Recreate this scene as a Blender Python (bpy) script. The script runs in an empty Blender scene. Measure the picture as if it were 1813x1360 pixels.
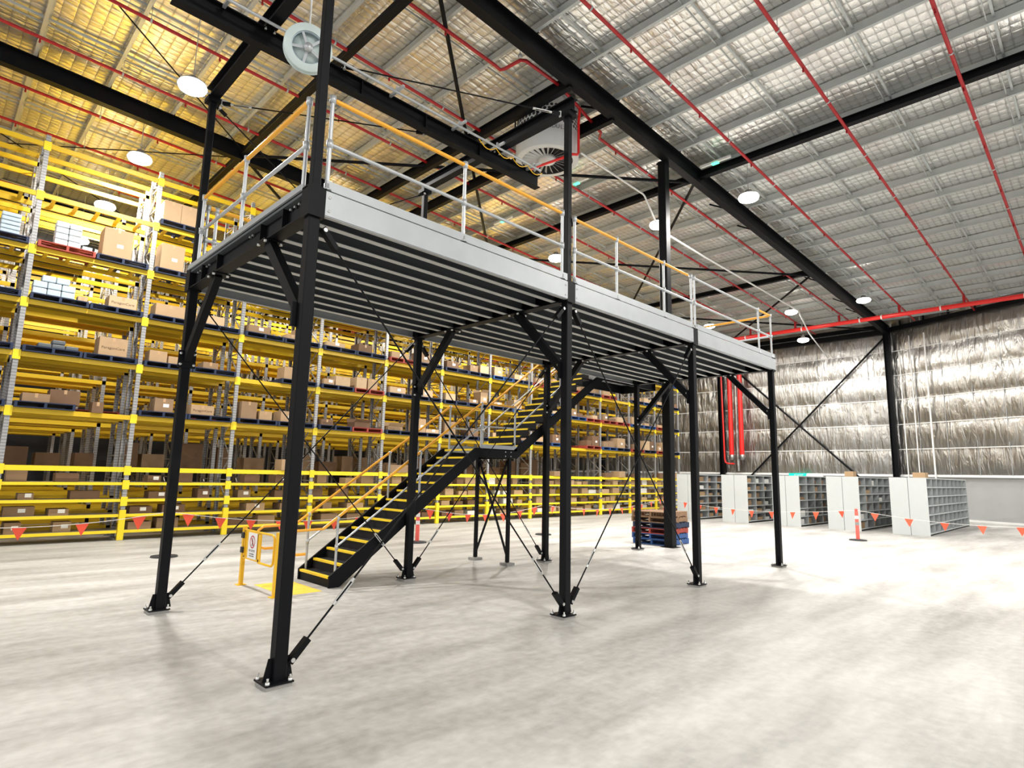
import bpy, math, random
from mathutils import Vector, Matrix, noise
random.seed(7)
C = bpy.context.scene.collection
SC = bpy.context.scene

# ------------------------------------------------------------------ camera
def camera():
    f, cx, cy, cz, yaw, pit, rol = 1050.7007, -2.4626, -5.3333, 1.8555, 0.79138, 0.15180, 0.02110
    fw = Vector((math.cos(pit)*math.cos(yaw), math.cos(pit)*math.sin(yaw), math.sin(pit)))
    r = Vector((math.sin(yaw), -math.cos(yaw), 0)); u = r.cross(fw)
    r2 = math.cos(rol)*r + math.sin(rol)*u; u2 = -math.sin(rol)*r + math.cos(rol)*u
    cd = bpy.data.cameras.new('camera'); cam = bpy.data.objects.new('camera', cd); C.objects.link(cam)
    m = Matrix((r2, u2, -fw)).transposed().to_4x4(); m.translation = Vector((cx, cy, cz))
    cam.matrix_world = m
    cd.sensor_width = 36; cd.sensor_fit = 'HORIZONTAL'; cd.lens = f/1813*36; cd.clip_end = 300; cd.clip_start = .05
    SC.camera = cam
camera()
# ------------------------------------------------------------------ world, exposure
w = bpy.data.worlds.new('world'); SC.world = w; w.use_nodes = True
w.node_tree.nodes['Background'].inputs[0].default_value = (.92, .95, 1, 1)
w.node_tree.nodes['Background'].inputs[1].default_value = .75
SC.view_settings.view_transform = 'Standard'; SC.view_settings.look = 'None'
SC.view_settings.gamma = 1; SC.view_settings.use_curve_mapping = False
SC.view_settings.exposure = 0.4
LAMP_W = 620

# ------------------------------------------------------------------ materials
def mk(name, col, rough=.5, metal=0.0, var=.06, scale=6.0, bump=0.0, emit=None, estr=0.0, spec=.5):
    m = bpy.data.materials.new(name); m.use_nodes = True
    nt = m.node_tree; b = nt.nodes['Principled BSDF']
    b.inputs['Roughness'].default_value = rough; b.inputs['Metallic'].default_value = metal
    b.inputs['Specular IOR Level'].default_value = spec
    tc = nt.nodes.new('ShaderNodeTexCoord'); nz = nt.nodes.new('ShaderNodeTexNoise')
    nz.inputs['Scale'].default_value = scale; nz.inputs['Detail'].default_value = 3
    nt.links.new(tc.outputs['Object'], nz.inputs['Vector'])
    mx = nt.nodes.new('ShaderNodeMix'); mx.data_type = 'RGBA'
    lo = tuple(max(0, c*(1-var)) for c in col[:3])+(1,); hi = tuple(min(1, c*(1+var)) for c in col[:3])+(1,)
    mx.inputs[6].default_value = lo; mx.inputs[7].default_value = hi
    nt.links.new(nz.outputs['Fac'], mx.inputs[0]); nt.links.new(mx.outputs[2], b.inputs['Base Color'])
    if bump:
        bp = nt.nodes.new('ShaderNodeBump'); bp.inputs['Strength'].default_value = bump; bp.inputs['Distance'].default_value = .01
        nt.links.new(nz.outputs['Fac'], bp.inputs['Height']); nt.links.new(bp.outputs['Normal'], b.inputs['Normal'])
    if emit:
        b.inputs['Emission Color'].default_value = tuple(emit)+(1,); b.inputs['Emission Strength'].default_value = estr
    return m
M = {}
M['black'] = mk('black_powder_coated_steel', (.0038,.0042,.0055), .5, 0, .1, spec=.15)
M['galv'] = mk('galvanised_steel', (.50,.52,.53), .42, .55, .16, 9)
M['galvsheet'] = mk('galvanised_sheet', (.40,.42,.43), .45, .35, .1, 5)
M['purlin'] = mk('purlin_galvanised', (.50,.53,.53), .45, .35, .1, 4)
M['orange'] = mk('orange_yellow_paint', (.93,.43,.03), .38)
M['yellowcliplit'] = mk('rack_yellow_clip_lit', (.92,.70,.02), .4, 0, .05, 3)  # brighter rack yellow: clips, and low beams with lamp light in the colour
M['yellow'] = mk('rack_yellow_shaded', (.70,.46,.010), .42, 0, .05, 3)  # duller copy of the rack yellow, shade of the upper beams put in
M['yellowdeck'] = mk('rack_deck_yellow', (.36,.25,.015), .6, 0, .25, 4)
M['safety'] = mk('safety_yellow_paint', (.88,.50,.012), .4)
M['tread'] = mk('stair_tread_grey', (.014,.014,.015), .75, spec=.25)
M['nosing'] = mk('nosing_yellow', (.93,.66,.02), .45)
M['deckunder'] = mk('deck_and_joist_dark', (.066,.076,.082), .6)
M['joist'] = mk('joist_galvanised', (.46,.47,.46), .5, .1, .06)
M['bolt'] = mk('bolt_zinc', (.62,.62,.6), .35, .7)
M['grout'] = mk('grout', (.30,.29,.27), .9)
M['red'] = mk('fire_red_paint', (.42,.008,.012), .38)
M['redbright'] = mk('fire_red_gloss', (.80,.022,.018), .28)
M['white'] = mk('white_paint', (.82,.82,.80), .45, 0, .03)
M['cooler'] = mk('cooler_grey_paint', (.62,.63,.61), .5, 0, .03)
M['dark'] = mk('unlit_dark', (.02,.02,.02), .8)  # near black standing for unlit depth
M['shelfgrey'] = mk('shelving_grey_paint', (.50,.53,.53), .45, 0, .03)
M['shelfin'] = mk('shelving_inner_grey', (.40,.42,.42), .55, 0, .05)
M['blue'] = mk('pallet_blue_paint', (.010,.022,.062), .65, 0, .3, 8)
M['bluebright'] = mk('pallet_blue_bright', (.018,.075,.24), .6, 0, .25, 8)
M['redwood'] = mk('pallet_red_paint', (.33,.045,.03), .65, 0, .3, 8)
M['wood'] = mk('pallet_raw_timber', (.24,.14,.075), .75, 0, .3, 8)
M['tape'] = mk('packing_tape', (.50,.32,.17), .3)
M['paper'] = mk('paper_label', (.85,.84,.80), .6, 0, .02)
M['print'] = mk('printed_ink', (.10,.055,.03), .6)
M['rackboard'] = mk('rack_shelf_board', (.44,.40,.32), .4, .25, .2, 3)  # plain grey-brown of the low shelf boards
M['flag'] = mk('flag_orange', (.92,.10,.045), .55)
M['cord'] = mk('bunting_cord', (.72,.70,.66), .6)
M['bollard'] = mk('bollard_plastic_red', (.88,.13,.10), .4)
M['rubber'] = mk('black_rubber', (.03,.03,.03), .8)
M['mat'] = mk('floor_mark_yellow', (.90,.60,.05), .55)
M['signwhite'] = mk('sign_white', (.86,.86,.84), .4, 0, .02)
M['signred'] = mk('sign_red', (.50,.03,.05), .4)
M['ink'] = mk('sign_ink', (.05,.05,.05), .5)
M['lens'] = mk('lamp_lens', (1,.97,.9), .4, emit=(1,.96,.88), estr=14)
M['housing'] = mk('lamp_housing', (.30,.30,.30), .5, .3)
M['greenled'] = mk('green_led', (.1,.8,.4), .4, emit=(.08,.95,.40), estr=2.2)
M['exit'] = mk('exit_green', (.0,.55,.35), .4, emit=(.0,.75,.48), estr=.6)
M['reel'] = mk('reel_plastic', (.62,.72,.70), .3, 0, .08)
M['wrap'] = mk('plastic_wrapped_white', (.48,.58,.64), .3, 0, .12, 7)
M['crate'] = mk('white_carton', (.60,.64,.66), .5, 0, .05)
M['sack'] = mk('brown_sack', (.25,.17,.10), .8, 0, .2)
M['greybox'] = mk('grey_plastic', (.10,.115,.125), .5)
CART = [mk('carton_tan', (.42,.28,.155), .75, 0, .08), mk('carton_light', (.52,.37,.22), .75, 0, .08), mk('carton_dark', (.17,.095,.05), .8, 0, .12),
        mk('carton_mid', (.28,.18,.10), .78, 0, .1), mk('carton_white', (.74,.74,.71), .6, 0, .04)]
CNAME = ['brown', 'light tan', 'dark brown', 'mid brown', 'white']

def math_n(nt, op, a, b=None):
    n = nt.nodes.new('ShaderNodeMath'); n.operation = op
    for i, v in enumerate((a, b)):
        if v is None: continue
        if isinstance(v, (int, float)): n.inputs[i].default_value = v
        else: nt.links.new(v, n.inputs[i])
    return n.outputs[0]
def foil(name, axes, grid, streak, base=(.80,.79,.77), rough=.27, strength=.55):
    """reflective foil insulation pressed against a wire mesh: square pillows plus creases"""
    m = bpy.data.materials.new(name); m.use_nodes = True; nt = m.node_tree; b = nt.nodes['Principled BSDF']
    b.inputs['Metallic'].default_value = .92; b.inputs['Roughness'].default_value = rough
    tc = nt.nodes.new('ShaderNodeTexCoord'); sx = nt.nodes.new('ShaderNodeSeparateXYZ'); nt.links.new(tc.outputs['Object'], sx.inputs[0])
    h = None
    if grid:
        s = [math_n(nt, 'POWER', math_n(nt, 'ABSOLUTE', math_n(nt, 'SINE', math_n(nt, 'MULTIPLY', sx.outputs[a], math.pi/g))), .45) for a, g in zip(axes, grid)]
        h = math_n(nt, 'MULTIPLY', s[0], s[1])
    mp = nt.nodes.new('ShaderNodeMapping'); nt.links.new(tc.outputs['Object'], mp.inputs[0]); mp.inputs['Scale'].default_value = streak
    n1 = nt.nodes.new('ShaderNodeTexNoise'); n1.inputs['Scale'].default_value = 1; n1.inputs['Detail'].default_value = 5; n1.inputs['Distortion'].default_value = .6
    nt.links.new(mp.outputs[0], n1.inputs['Vector'])
    n2 = nt.nodes.new('ShaderNodeTexNoise'); n2.inputs['Scale'].default_value = .9; n2.inputs['Detail'].default_value = 4
    nt.links.new(tc.outputs['Object'], n2.inputs['Vector'])
    hh = math_n(nt, 'ADD', math_n(nt, 'MULTIPLY', n1.outputs['Fac'], 1.5), math_n(nt, 'MULTIPLY', n2.outputs['Fac'], .8))
    if h is not None: hh = math_n(nt, 'ADD', hh, math_n(nt, 'MULTIPLY', h, .55))
    bp = nt.nodes.new('ShaderNodeBump'); bp.inputs['Strength'].default_value = strength; bp.inputs['Distance'].default_value = .05
    nt.links.new(hh, bp.inputs['Height']); nt.links.new(bp.outputs[0], b.inputs['Normal'])
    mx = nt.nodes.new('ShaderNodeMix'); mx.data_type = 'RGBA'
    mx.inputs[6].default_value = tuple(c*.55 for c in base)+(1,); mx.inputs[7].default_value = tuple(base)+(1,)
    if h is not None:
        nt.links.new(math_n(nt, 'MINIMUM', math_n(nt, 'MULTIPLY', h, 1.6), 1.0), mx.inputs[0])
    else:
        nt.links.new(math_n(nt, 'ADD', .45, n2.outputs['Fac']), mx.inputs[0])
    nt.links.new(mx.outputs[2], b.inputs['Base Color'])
    return m
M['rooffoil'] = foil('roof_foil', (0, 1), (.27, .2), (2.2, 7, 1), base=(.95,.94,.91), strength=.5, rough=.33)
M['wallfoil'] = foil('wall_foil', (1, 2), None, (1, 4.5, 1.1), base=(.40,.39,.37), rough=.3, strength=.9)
def concrete():
    m = bpy.data.materials.new('polished_concrete'); m.use_nodes = True; nt = m.node_tree; b = nt.nodes['Principled BSDF']
    tc = nt.nodes.new('ShaderNodeTexCoord')
    a = nt.nodes.new('ShaderNodeTexNoise'); a.inputs['Scale'].default_value = .55; a.inputs['Detail'].default_value = 6; a.inputs['Roughness'].default_value = .62
    mp = nt.nodes.new('ShaderNodeMapping'); mp.inputs['Rotation'].default_value = (0, 0, .55); mp.inputs['Scale'].default_value = (.5, 2.2, 1)
    nt.links.new(tc.outputs['Object'], mp.inputs[0]); nt.links.new(mp.outputs[0], a.inputs['Vector'])
    c = nt.nodes.new('ShaderNodeTexNoise'); c.inputs['Scale'].default_value = 9; c.inputs['Detail'].default_value = 5
    nt.links.new(tc.outputs['Object'], c.inputs['Vector'])
    r = nt.nodes.new('ShaderNodeValToRGB'); r.color_ramp.elements[0].position = .36; r.color_ramp.elements[1].position = .64
    r.color_ramp.elements[0].color = (.31,.30,.28,1); r.color_ramp.elements[1].color = (.60,.59,.565,1)
    f = math_n(nt, 'ADD', math_n(nt, 'MULTIPLY', a.outputs['Fac'], .75), math_n(nt, 'MULTIPLY', c.outputs['Fac'], .25))
    nt.links.new(f, r.inputs[0]); nt.links.new(r.outputs[0], b.inputs['Base Color'])
    rr = math_n(nt, 'ADD', .36, math_n(nt, 'MULTIPLY', c.outputs['Fac'], .25)); nt.links.new(rr, b.inputs['Roughness'])
    b.inputs['Specular IOR Level'].default_value = .35
    return m
M['concrete'] = concrete()
M['precast'] = mk('precast_grey', (.42,.43,.43), .38, .15, .12, 1.2)
def perforated():
    m = mk('upright_perforated', (.40,.40,.40), .42, .45, .1, 5); nt = m.node_tree; b = nt.nodes['Principled BSDF']
    old = b.inputs['Base Color'].links[0].from_socket
    tc = nt.nodes.new('ShaderNodeTexCoord'); sx = nt.nodes.new('ShaderNodeSeparateXYZ'); nt.links.new(tc.outputs['Object'], sx.inputs[0])
    z = math_n(nt, 'GREATER_THAN', math_n(nt, 'SINE', math_n(nt, 'MULTIPLY', sx.outputs[2], 2*math.pi/.075)), .35)
    mx = nt.nodes.new('ShaderNodeMix'); mx.data_type = 'RGBA'; nt.links.new(old, mx.inputs[6]); mx.inputs[7].default_value = (.10,.10,.10,1)
    nt.links.new(math_n(nt, 'MULTIPLY', z, .45), mx.inputs[0]); nt.links.new(mx.outputs[2], b.inputs['Base Color'])
    return m
M['upright'] = perforated()

# ------------------------------------------------------------------ mesh helpers
class MB:
    def __init__(s): s.v = []; s.f = []; s.sm = []
    def add(s, vs, fs, smooth=False):
        o = len(s.v); s.v += [tuple(x) for x in vs]; s.f += [tuple(i+o for i in f) for f in fs]; s.sm += [smooth]*len(fs); return s
    def box(s, x0, x1, y0, y1, z0, z1):
        vs = [(x, y, z) for z in (z0, z1) for y in (y0, y1) for x in (x0, x1)]
        return s.add(vs, [(0,2,3,1),(4,5,7,6),(0,1,5,4),(2,6,7,3),(0,4,6,2),(1,3,7,5)])
    def extrude(s, prof, a, b, up=(0,0,1), smooth=False, caps=True):
        """closed profile [(u,v)] swept from a to b; v along up, u sideways"""
        a = Vector(a); b = Vector(b); d = (b-a).normalized(); up = Vector(up)
        if abs(d.dot(up.normalized())) > .99: up = Vector((1,0,0)) if abs(d.x) < .9 else Vector((0,1,0))
        sd = d.cross(up).normalized(); up = sd.cross(d).normalized(); n = len(prof)
        vs = [a+sd*u+up*v for u, v in prof]+[b+sd*u+up*v for u, v in prof]
        fs = [(i, (i+1) % n, n+(i+1) % n, n+i) for i in range(n)]
        s.add(vs, fs, smooth)
        if caps: s.add(vs, [tuple(range(n))[::-1], tuple(range(n, 2*n))])
        return s
    def bar(s, a, b, wd, h, up=(0,0,1)):
        return s.extrude([(-wd/2,-h/2),(wd/2,-h/2),(wd/2,h/2),(-wd/2,h/2)], a, b, up)
    def shs(s, a, b, h, up=(0,0,1)):
        c = h*.14
        return s.extrude([(-h+c,-h),(h-c,-h),(h,-h+c),(h,h-c),(h-c,h),(-h+c,h),(-h,h-c),(-h,-h+c)], a, b, up)
    def ibeam(s, a, b, wd, h, tf=.016, tw=.012, up=(0,0,1)):
        W, H, t, k = wd/2, h/2, tf, tw/2
        return s.extrude([(-W,-H),(W,-H),(W,-H+t),(k,-H+t),(k,H-t),(W,H-t),(W,H),(-W,H),(-W,H-t),(-k,H-t),(-k,-H+t),(-W,-H+t)], a, b, up)
    def chan(s, a, b, wd, h, t=.008, up=(0,0,1)):
        W, H = wd, h/2
        return s.extrude([(0,-H),(W,-H),(W,-H+t),(t,-H+t),(t,H-t),(W,H-t),(W,H),(0,H)], a, b, up)
    def rod(s, a, b, r, n=8, caps=True):
        return s.extrude([(r*math.cos(2*math.pi*i/n), r*math.sin(2*math.pi*i/n)) for i in range(n)], a, b, smooth=True, caps=caps)
    def tube(s, pts, r, n=8):
        pts = [Vector(p) for p in pts]; rings = []; prev = None
        for i, p in enumerate(pts):
            t = ((pts[i+1]-p) if i < len(pts)-1 else Vector((0,0,0)))+((p-pts[i-1]) if i else Vector((0,0,0)))
            t.normalize()
            if prev is None:
                up = Vector((0,0,1)) if abs(t.z) < .95 else Vector((1,0,0)); u = t.cross(up).normalized()
            else:
                u = (prev-t*prev.dot(t)).normalized()
            prev = u; v = t.cross(u)
            rings.append([p+u*r*math.cos(2*math.pi*k/n)+v*r*math.sin(2*math.pi*k/n) for k in range(n)])
        vs = [x for rg in rings for x in rg]; fs = []
        for i in range(len(rings)-1):
            for k in range(n): fs.append((i*n+k, i*n+(k+1) % n, (i+1)*n+(k+1) % n, (i+1)*n+k))
        s.add(vs, fs, True); s.add(vs, [tuple(range(n))[::-1], tuple(range((len(rings)-1)*n, len(rings)*n))]); return s
    def lathe(s, c, prof, n=32, axis=(0,0,1)):
        c = Vector(c); ax = Vector(axis).normalized(); u = ax.orthogonal().normalized(); v = ax.cross(u)
        vs = []; fs = []
        for r, z in prof:
            vs += [c+ax*z+(u*math.cos(2*math.pi*k/n)+v*math.sin(2*math.pi*k/n))*r for k in range(n)]
        for i in range(len(prof)-1):
            for k in range(n): fs.append((i*n+k, i*n+(k+1) % n, (i+1)*n+(k+1) % n, (i+1)*n+k))
        return s.add(vs, fs, True)
    def prism(s, pts, off):
        """planar polygon thickened by vector off"""
        off = Vector(off); n = len(pts); vs = [Vector(p) for p in pts]+[Vector(p)+off for p in pts]
        return s.add(vs, [tuple(range(n))[::-1], tuple(range(n, 2*n))]+[(i, (i+1) % n, n+(i+1) % n, n+i) for i in range(n)])
    def build(s, name, mat, parent=None, label=None, bevel=0):
        off = Vector((0,0,0)); p = parent
        while p is not None: off += p.location; p = p.parent
        me = bpy.data.meshes.new(name); me.from_pydata([tuple(Vector(x)-off) for x in s.v], [], s.f)
        me.polygons.foreach_set('use_smooth', s.sm); me.update(); me.materials.append(mat)
        o = bpy.data.objects.new(name, me); C.objects.link(o)
        if parent is not None: o.parent = parent
        if label: o['label'] = label
        if bevel:
            b = o.modifiers.new('edge', 'BEVEL'); b.width = bevel; b.segments = 2; b.limit_method = 'ANGLE'
        return o
def tag(o, label, cat, group=None):
    o['label'] = label; o['category'] = cat
    if group: o['group'] = group
    return o
def thing(name, loc, label, cat, group=None):
    o = bpy.data.objects.new(name, None); o.empty_display_size = .1; C.objects.link(o); o.location = loc
    return tag(o, label, cat, group)
def struct(o): o['kind'] = 'structure'; return o
def dup(root, loc, rz=None, parent=None):
    c = root.copy(); C.objects.link(c)
    if parent is not None: c.parent = parent
    if loc is not None: c.location = loc
    if rz is not None: c.rotation_euler = (0, 0, rz)
    for ch in root.children: dup(ch, None, None, c)
    return c
def text_part(name, txt, size, mat, parent, loc, rot, width=None):
    cu = bpy.data.curves.new(name, 'FONT'); cu.body = txt; cu.size = size; cu.align_x = 'CENTER'; cu.align_y = 'CENTER'; cu.extrude = .0008
    t = bpy.data.objects.new(name, cu); C.objects.link(t)
    dg = bpy.context.evaluated_depsgraph_get(); me = bpy.data.meshes.new_from_object(t.evaluated_get(dg))
    bpy.data.objects.remove(t); me.materials.clear(); me.materials.append(mat)
    if width:
        xs = [v.co.x for v in me.vertices]; k = width/(max(xs)-min(xs))
        for v in me.vertices: v.co.x *= k
    o = bpy.data.objects.new(name, me); C.objects.link(o); o.parent = parent; o.location = loc; o.rotation_euler = rot
    return o
ORD = 'zeroth first second third fourth fifth sixth seventh eighth ninth tenth eleventh twelfth thirteenth fourteenth'.split()

# ------------------------------------------------------------------ the building shell
def zr(x): return 12.16-.037*(x-8)          # roof foil
YR = (-16.9, -6.85, 3.25, 13.35, 23.4)      # portal frames
XW = 36.5
def shell():
    struct(MB().box(-30, 46, -30, 34, -.2, 0).build('floor', M['concrete']))
    nx, ny = 150, 170; vs = []; fs = []
    x0, x1, y0, y1 = -22, XW+1.5, -26, 32
    for j in range(ny+1):
        for i in range(nx+1):
            x = x0+(x1-x0)*i/nx; y = y0+(y1-y0)*j/ny
            ph = ((x-8.06)/1.6) % 1.0
            z = zr(x)-.035*math.sin(math.pi*ph)+.03*noise.noise((x*.5, y*.8, 0))
            vs.append((x, y, z))
    for j in range(ny):
        for i in range(nx):
            a = j*(nx+1)+i; fs.append((a, a+nx+1, a+nx+2, a+1))
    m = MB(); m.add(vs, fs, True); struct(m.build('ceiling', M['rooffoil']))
    struct(MB().box(x0, x1+3, y0, y1, 13.6, 13.7).build('roof_sheeting', M['purlin']))
    # end wall (x = 36.5) and the splayed wall that meets it in the corner column
    def wallfoil(name, P, Q, z0, z1, nrm):
        n1 = max(8, int((Q-P).length/.14)); n2 = 62; vs = []; fs = []
        for j in range(n2+1):
            for i in range(n1+1):
                p = P.lerp(Q, i/n1); z = z0+(z1-z0)*j/n2; t = ((z-2.3)/1.4) % 1.0
                s = (Q-P).length*i/n1
                d = .09*math.sin(math.pi*t)**.6*(.7+.6*noise.noise((s*.7, math.floor((z-2.3)/1.4)*3.1, 1)))+.03*noise.noise((s*2.3, z*.9, 4))
                vs.append((p.x+nrm.x*d, p.y+nrm.y*d, z))
        for j in range(n2):
            for i in range(n1):
                a = j*(n1+1)+i; fs.append((a, a+1, a+n1+2, a+n1+1))
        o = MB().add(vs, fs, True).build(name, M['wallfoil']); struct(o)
        u = (Q-P).normalized(); L = (Q-P).length
        k = 2.3
        while k < z1-.3:
            a = P+nrm*.02; b = Q+nrm*.02
            MB().bar((a.x, a.y, k), (b.x, b.y, k), .05, .045).build('girt', M['white'], o); k += 1.4
        s = 1.1
        while s < L-.3:
            a = P+u*s+nrm*.05
            MB().bar((a.x, a.y, z0), (a.x+.001, a.y, z1), .02, .03).build('foil_seam', M['galvsheet'], o); s += 1.37 if L > 8 else 1.25
        return o
    cn = Vector((XW, 3.0, 0))
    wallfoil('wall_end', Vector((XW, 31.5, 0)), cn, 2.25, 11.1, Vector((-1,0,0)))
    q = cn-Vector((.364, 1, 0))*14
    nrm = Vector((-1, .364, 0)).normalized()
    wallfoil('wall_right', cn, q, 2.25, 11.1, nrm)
    def lower(name, P, Q, nrm):
        o = MB().prism([(P.x,P.y,0),(Q.x,Q.y,0),(Q.x,Q.y,2.2),(P.x,P.y,2.2)], -nrm*.2).build(name, M['precast']); struct(o)
        n = nrm*.08
        MB().bar((P.x+n.x,P.y+n.y,2.24), (Q.x+n.x,Q.y+n.y,2.24), .2, .07).build('capping', M['white'], o)
        MB().bar((P.x+n.x*.3,P.y+n.y*.3,.05), (Q.x+n.x*.3,Q.y+n.y*.3,.05), .03, .1).build('skirting', M['white'], o)
    lower('wall_base_end', Vector((XW, 31.5, 0)), cn, Vector((-1,0,0)))
    lower('wall_base_right', cn, q, nrm)
    struct(MB().box(-22, XW, 31.5, 31.7, 0, 12).build('wall_rear', M['dark']))  # wall coloured near black to stand for the unlit area behind the racks
    # portal rafters, columns, ties, bracing
    for y in YR:
        m = MB(); a = (-20, y, zr(-20)-.53); b = (XW-.2, y, zr(XW-.2)-.53)
        m.ibeam(a, b, .24, .5, .02, .014)
        struct(m.build('rafter', M['black']))
        for x in (36.3,):
            struct(MB().ibeam((x, y, 0), (x, y, zr(x)-.3), .45, .3, .02, .014, up=(0,1,0)).build('portal_column', M['black']))
    k = -12
    rows = []
    while 8.06+1.6*k < XW-.2:
        x = 8.06+1.6*k; z = zr(x); rows.append(x)
        m = MB(); t = .012
        m.extrude([(-.075,0),(t/2,0),(t/2,.25-t),(.075,.25-t),(.075,.25),(-t/2,.25),(-t/2,t),(-.075,t)], (x, -26, z-.28), (x, 31.5, z-.28))
        o = struct(m.build('roof_purlin', M['purlin']))
        c = MB()
        for y in YR: c.box(x+.012, x+.024, y-.16, y-.08, z-.30, z-.06); c.box(x+.012, x+.024, y+.08, y+.16, z-.30, z-.06)
        c.build('purlin_cleat', M['black'], o); k += 1
    y = -8.97
    while y < 31:
        m = MB()
        for i in range(len(rows)-1):
            xa, xb = rows[i], rows[i+1]
            m.bar((xa+.03, y, zr(xa)-.12), (xb-.03, y, zr(xb)-.12), .05, .06)
            m.bar((xa+.03, y+.12, zr(xa)-.2), (xb-.03, y+.12, zr(xb)-.2), .02, .04)
        struct(m.build('purlin_bridging', M['purlin'])); y += 2.29
    for x in (3.7, 14.3, 24.9, 35.9):
        for i in range(len(YR)-1):
            if x > 20 and YR[i] < 3: continue
            z = zr(x)-.42
            if x == 3.7: m = MB().shs((x, YR[i], z-.1), (x, YR[i+1], z-.1), .09)
            else: m = MB().ibeam((x, YR[i], z), (x, YR[i+1], z), .2, .22)
            struct(m.build('tie_beam', M['black']))
    XB = [-6.9, 3.7, 14.3, 24.9, 35.9]
    for i in range(4):
        for (ya, yb) in ((YR[2]+.1, YR[3]-.1), (YR[3]+.1, YR[4]-.1)):
            r = .018 if i == 0 else .05
            for p, s in ((ya, yb), (yb, ya)):
                off = -.5 if p == ya else -.62
                struct(MB().rod((XB[i], p, zr(XB[i])+off), (XB[i+1], s, zr(XB[i+1])+off), r).build('roof_brace', M['black']))
    for x in (7.87, 9.64):
        struct(MB().ibeam((x, YR[2], zr(x)-.66), (x, YR[3], zr(x)-.66), .15, .34).build('plant_beam', M['black']))
    # interior column carrying the rafter behind the platform
    m = MB().shs((12.33, 3.38, .012), (12.33, 3.38, zr(12.33)-.78), .125); o = struct(m.build('interior_column', M['black']))
    MB().box(12.13, 12.53, 3.18, 3.58, 0, .012).build('base_plate', M['black'], o)
    # flat braces of the end wall, eave strut
    for a, b in (((36.25, 3.4, 10.1), (36.25, 13.2, .4)), ((36.32, 13.2, 10.1), (36.32, 3.4, .4))):
        struct(MB().rod(a, b, .055).build('wall_brace', M['black']))
    struct(MB().bar((36.25, 31, 10.45), (36.25, 3.1, 10.45), .22, .3).build('eave_strut', M['black']))
    a = cn+nrm*.2; b = q+nrm*.2
    struct(MB().bar((a.x, a.y, 10.55), (b.x, b.y, 10.75), .2, .26).build('eave_strut', M['black']))
    for i in range(5):
        p = a.lerp(b, .04+.085*i); m = MB().box(p.x-.03, p.x+.03, p.y-.05, p.y+.05, 10.68, 10.98); struct(m.build('strut_cleat', M['black']))
    for x, dy in ((9.1, -1), (12.9, 1), (16.4, 1), (18.6, 1), (25.6, 1), (29.5, 1), (31.6, 1), (33.6, 1)):   # fly braces
        struct(MB().bar((x, YR[2], zr(x)-.76), (x+.1, YR[2]+.75*1, zr(x)-.3), .05, .05).build('fly_brace', M['black']))
shell()

# ------------------------------------------------------------------ lamps
def lamps():
    spots = [(1.0, 8.88), (1.0, 13.5), (1.0, 17.95), (14.95, 1.95), (14.85, 5.1), (14.9, 9.85), (29.1, 2.5), (29.0, 5.85), (32.3, 6.45)]
    words = ['round high bay lamp above the tallest end of the racking beside the gantry post', 'round high bay lamp over the rack tops, second of the row above the racking',
             'round high bay lamp over the rack tops, farthest of the row above the racking', 'round high bay lamp on the roof side of the long black rafter, halfway along',
             'round high bay lamp beside the top of the interior black column', 'round high bay lamp seen just past the middle gantry post over the guardrail',
             'round high bay lamp in front of the red fire main beside the rafter', 'round high bay lamp on the white conduit before the end wall', 'round high bay lamp under the eave below the red fire main']
    hidden = [(15, 14.4), (15, 18.8), (29, 10.4), (29, 14.9), (8, 16.0), (22, 16.0), (8, 20.4), (22, 20.4), (1, 22.4), (-13, 5.1), (-13, 13.4), (15, -5), (15, -9.5), (29, -8), (1, -9.5), (-12, -6), (6, -14)]  # unseen lamps: grid carried on, some aisle and front ones added as fill
    for i, (x, y) in enumerate(spots+hidden):
        z = 9.78 if i == 8 else 10.6
        lab = words[i] if i < len(words) else 'unseen round high bay lamp among continued grid and added fill lamps'
        t = thing('high_bay_light', (x, y, z), lab, 'ceiling light', 'round high bay lamps under the roof')
        MB().lathe((x, y, z), [(.0,.20),(.10,.20),(.12,.08),(.28,.06),(.30,.03),(.27,.025)], 24).build('housing', M['housing'], t)
        MB().lathe((x, y, z), [(.27,.03),(.31,-.03),(.28,-.10),(.16,-.15),(.0,-.165)], 24).build('lens', M['lens'], t)
        MB().rod((x, y, z+.2), (x, y, zr(x)-.01), .01).build('hanger', M['galv'], t)
        ld = bpy.data.lights.new('lamp_light', 'AREA'); ld.shape = 'DISK'; ld.size = .42; ld.energy = LAMP_W*(.45 if x > 28 and y > -5 else .5 if i >= len(spots) and y > 15 else 1); ld.color = (1,.965,.91)
        lo = bpy.data.objects.new('lamp_light', ld); C.objects.link(lo); lo.parent = t; lo.location = (0, 0, -.19)
lamps()

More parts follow.
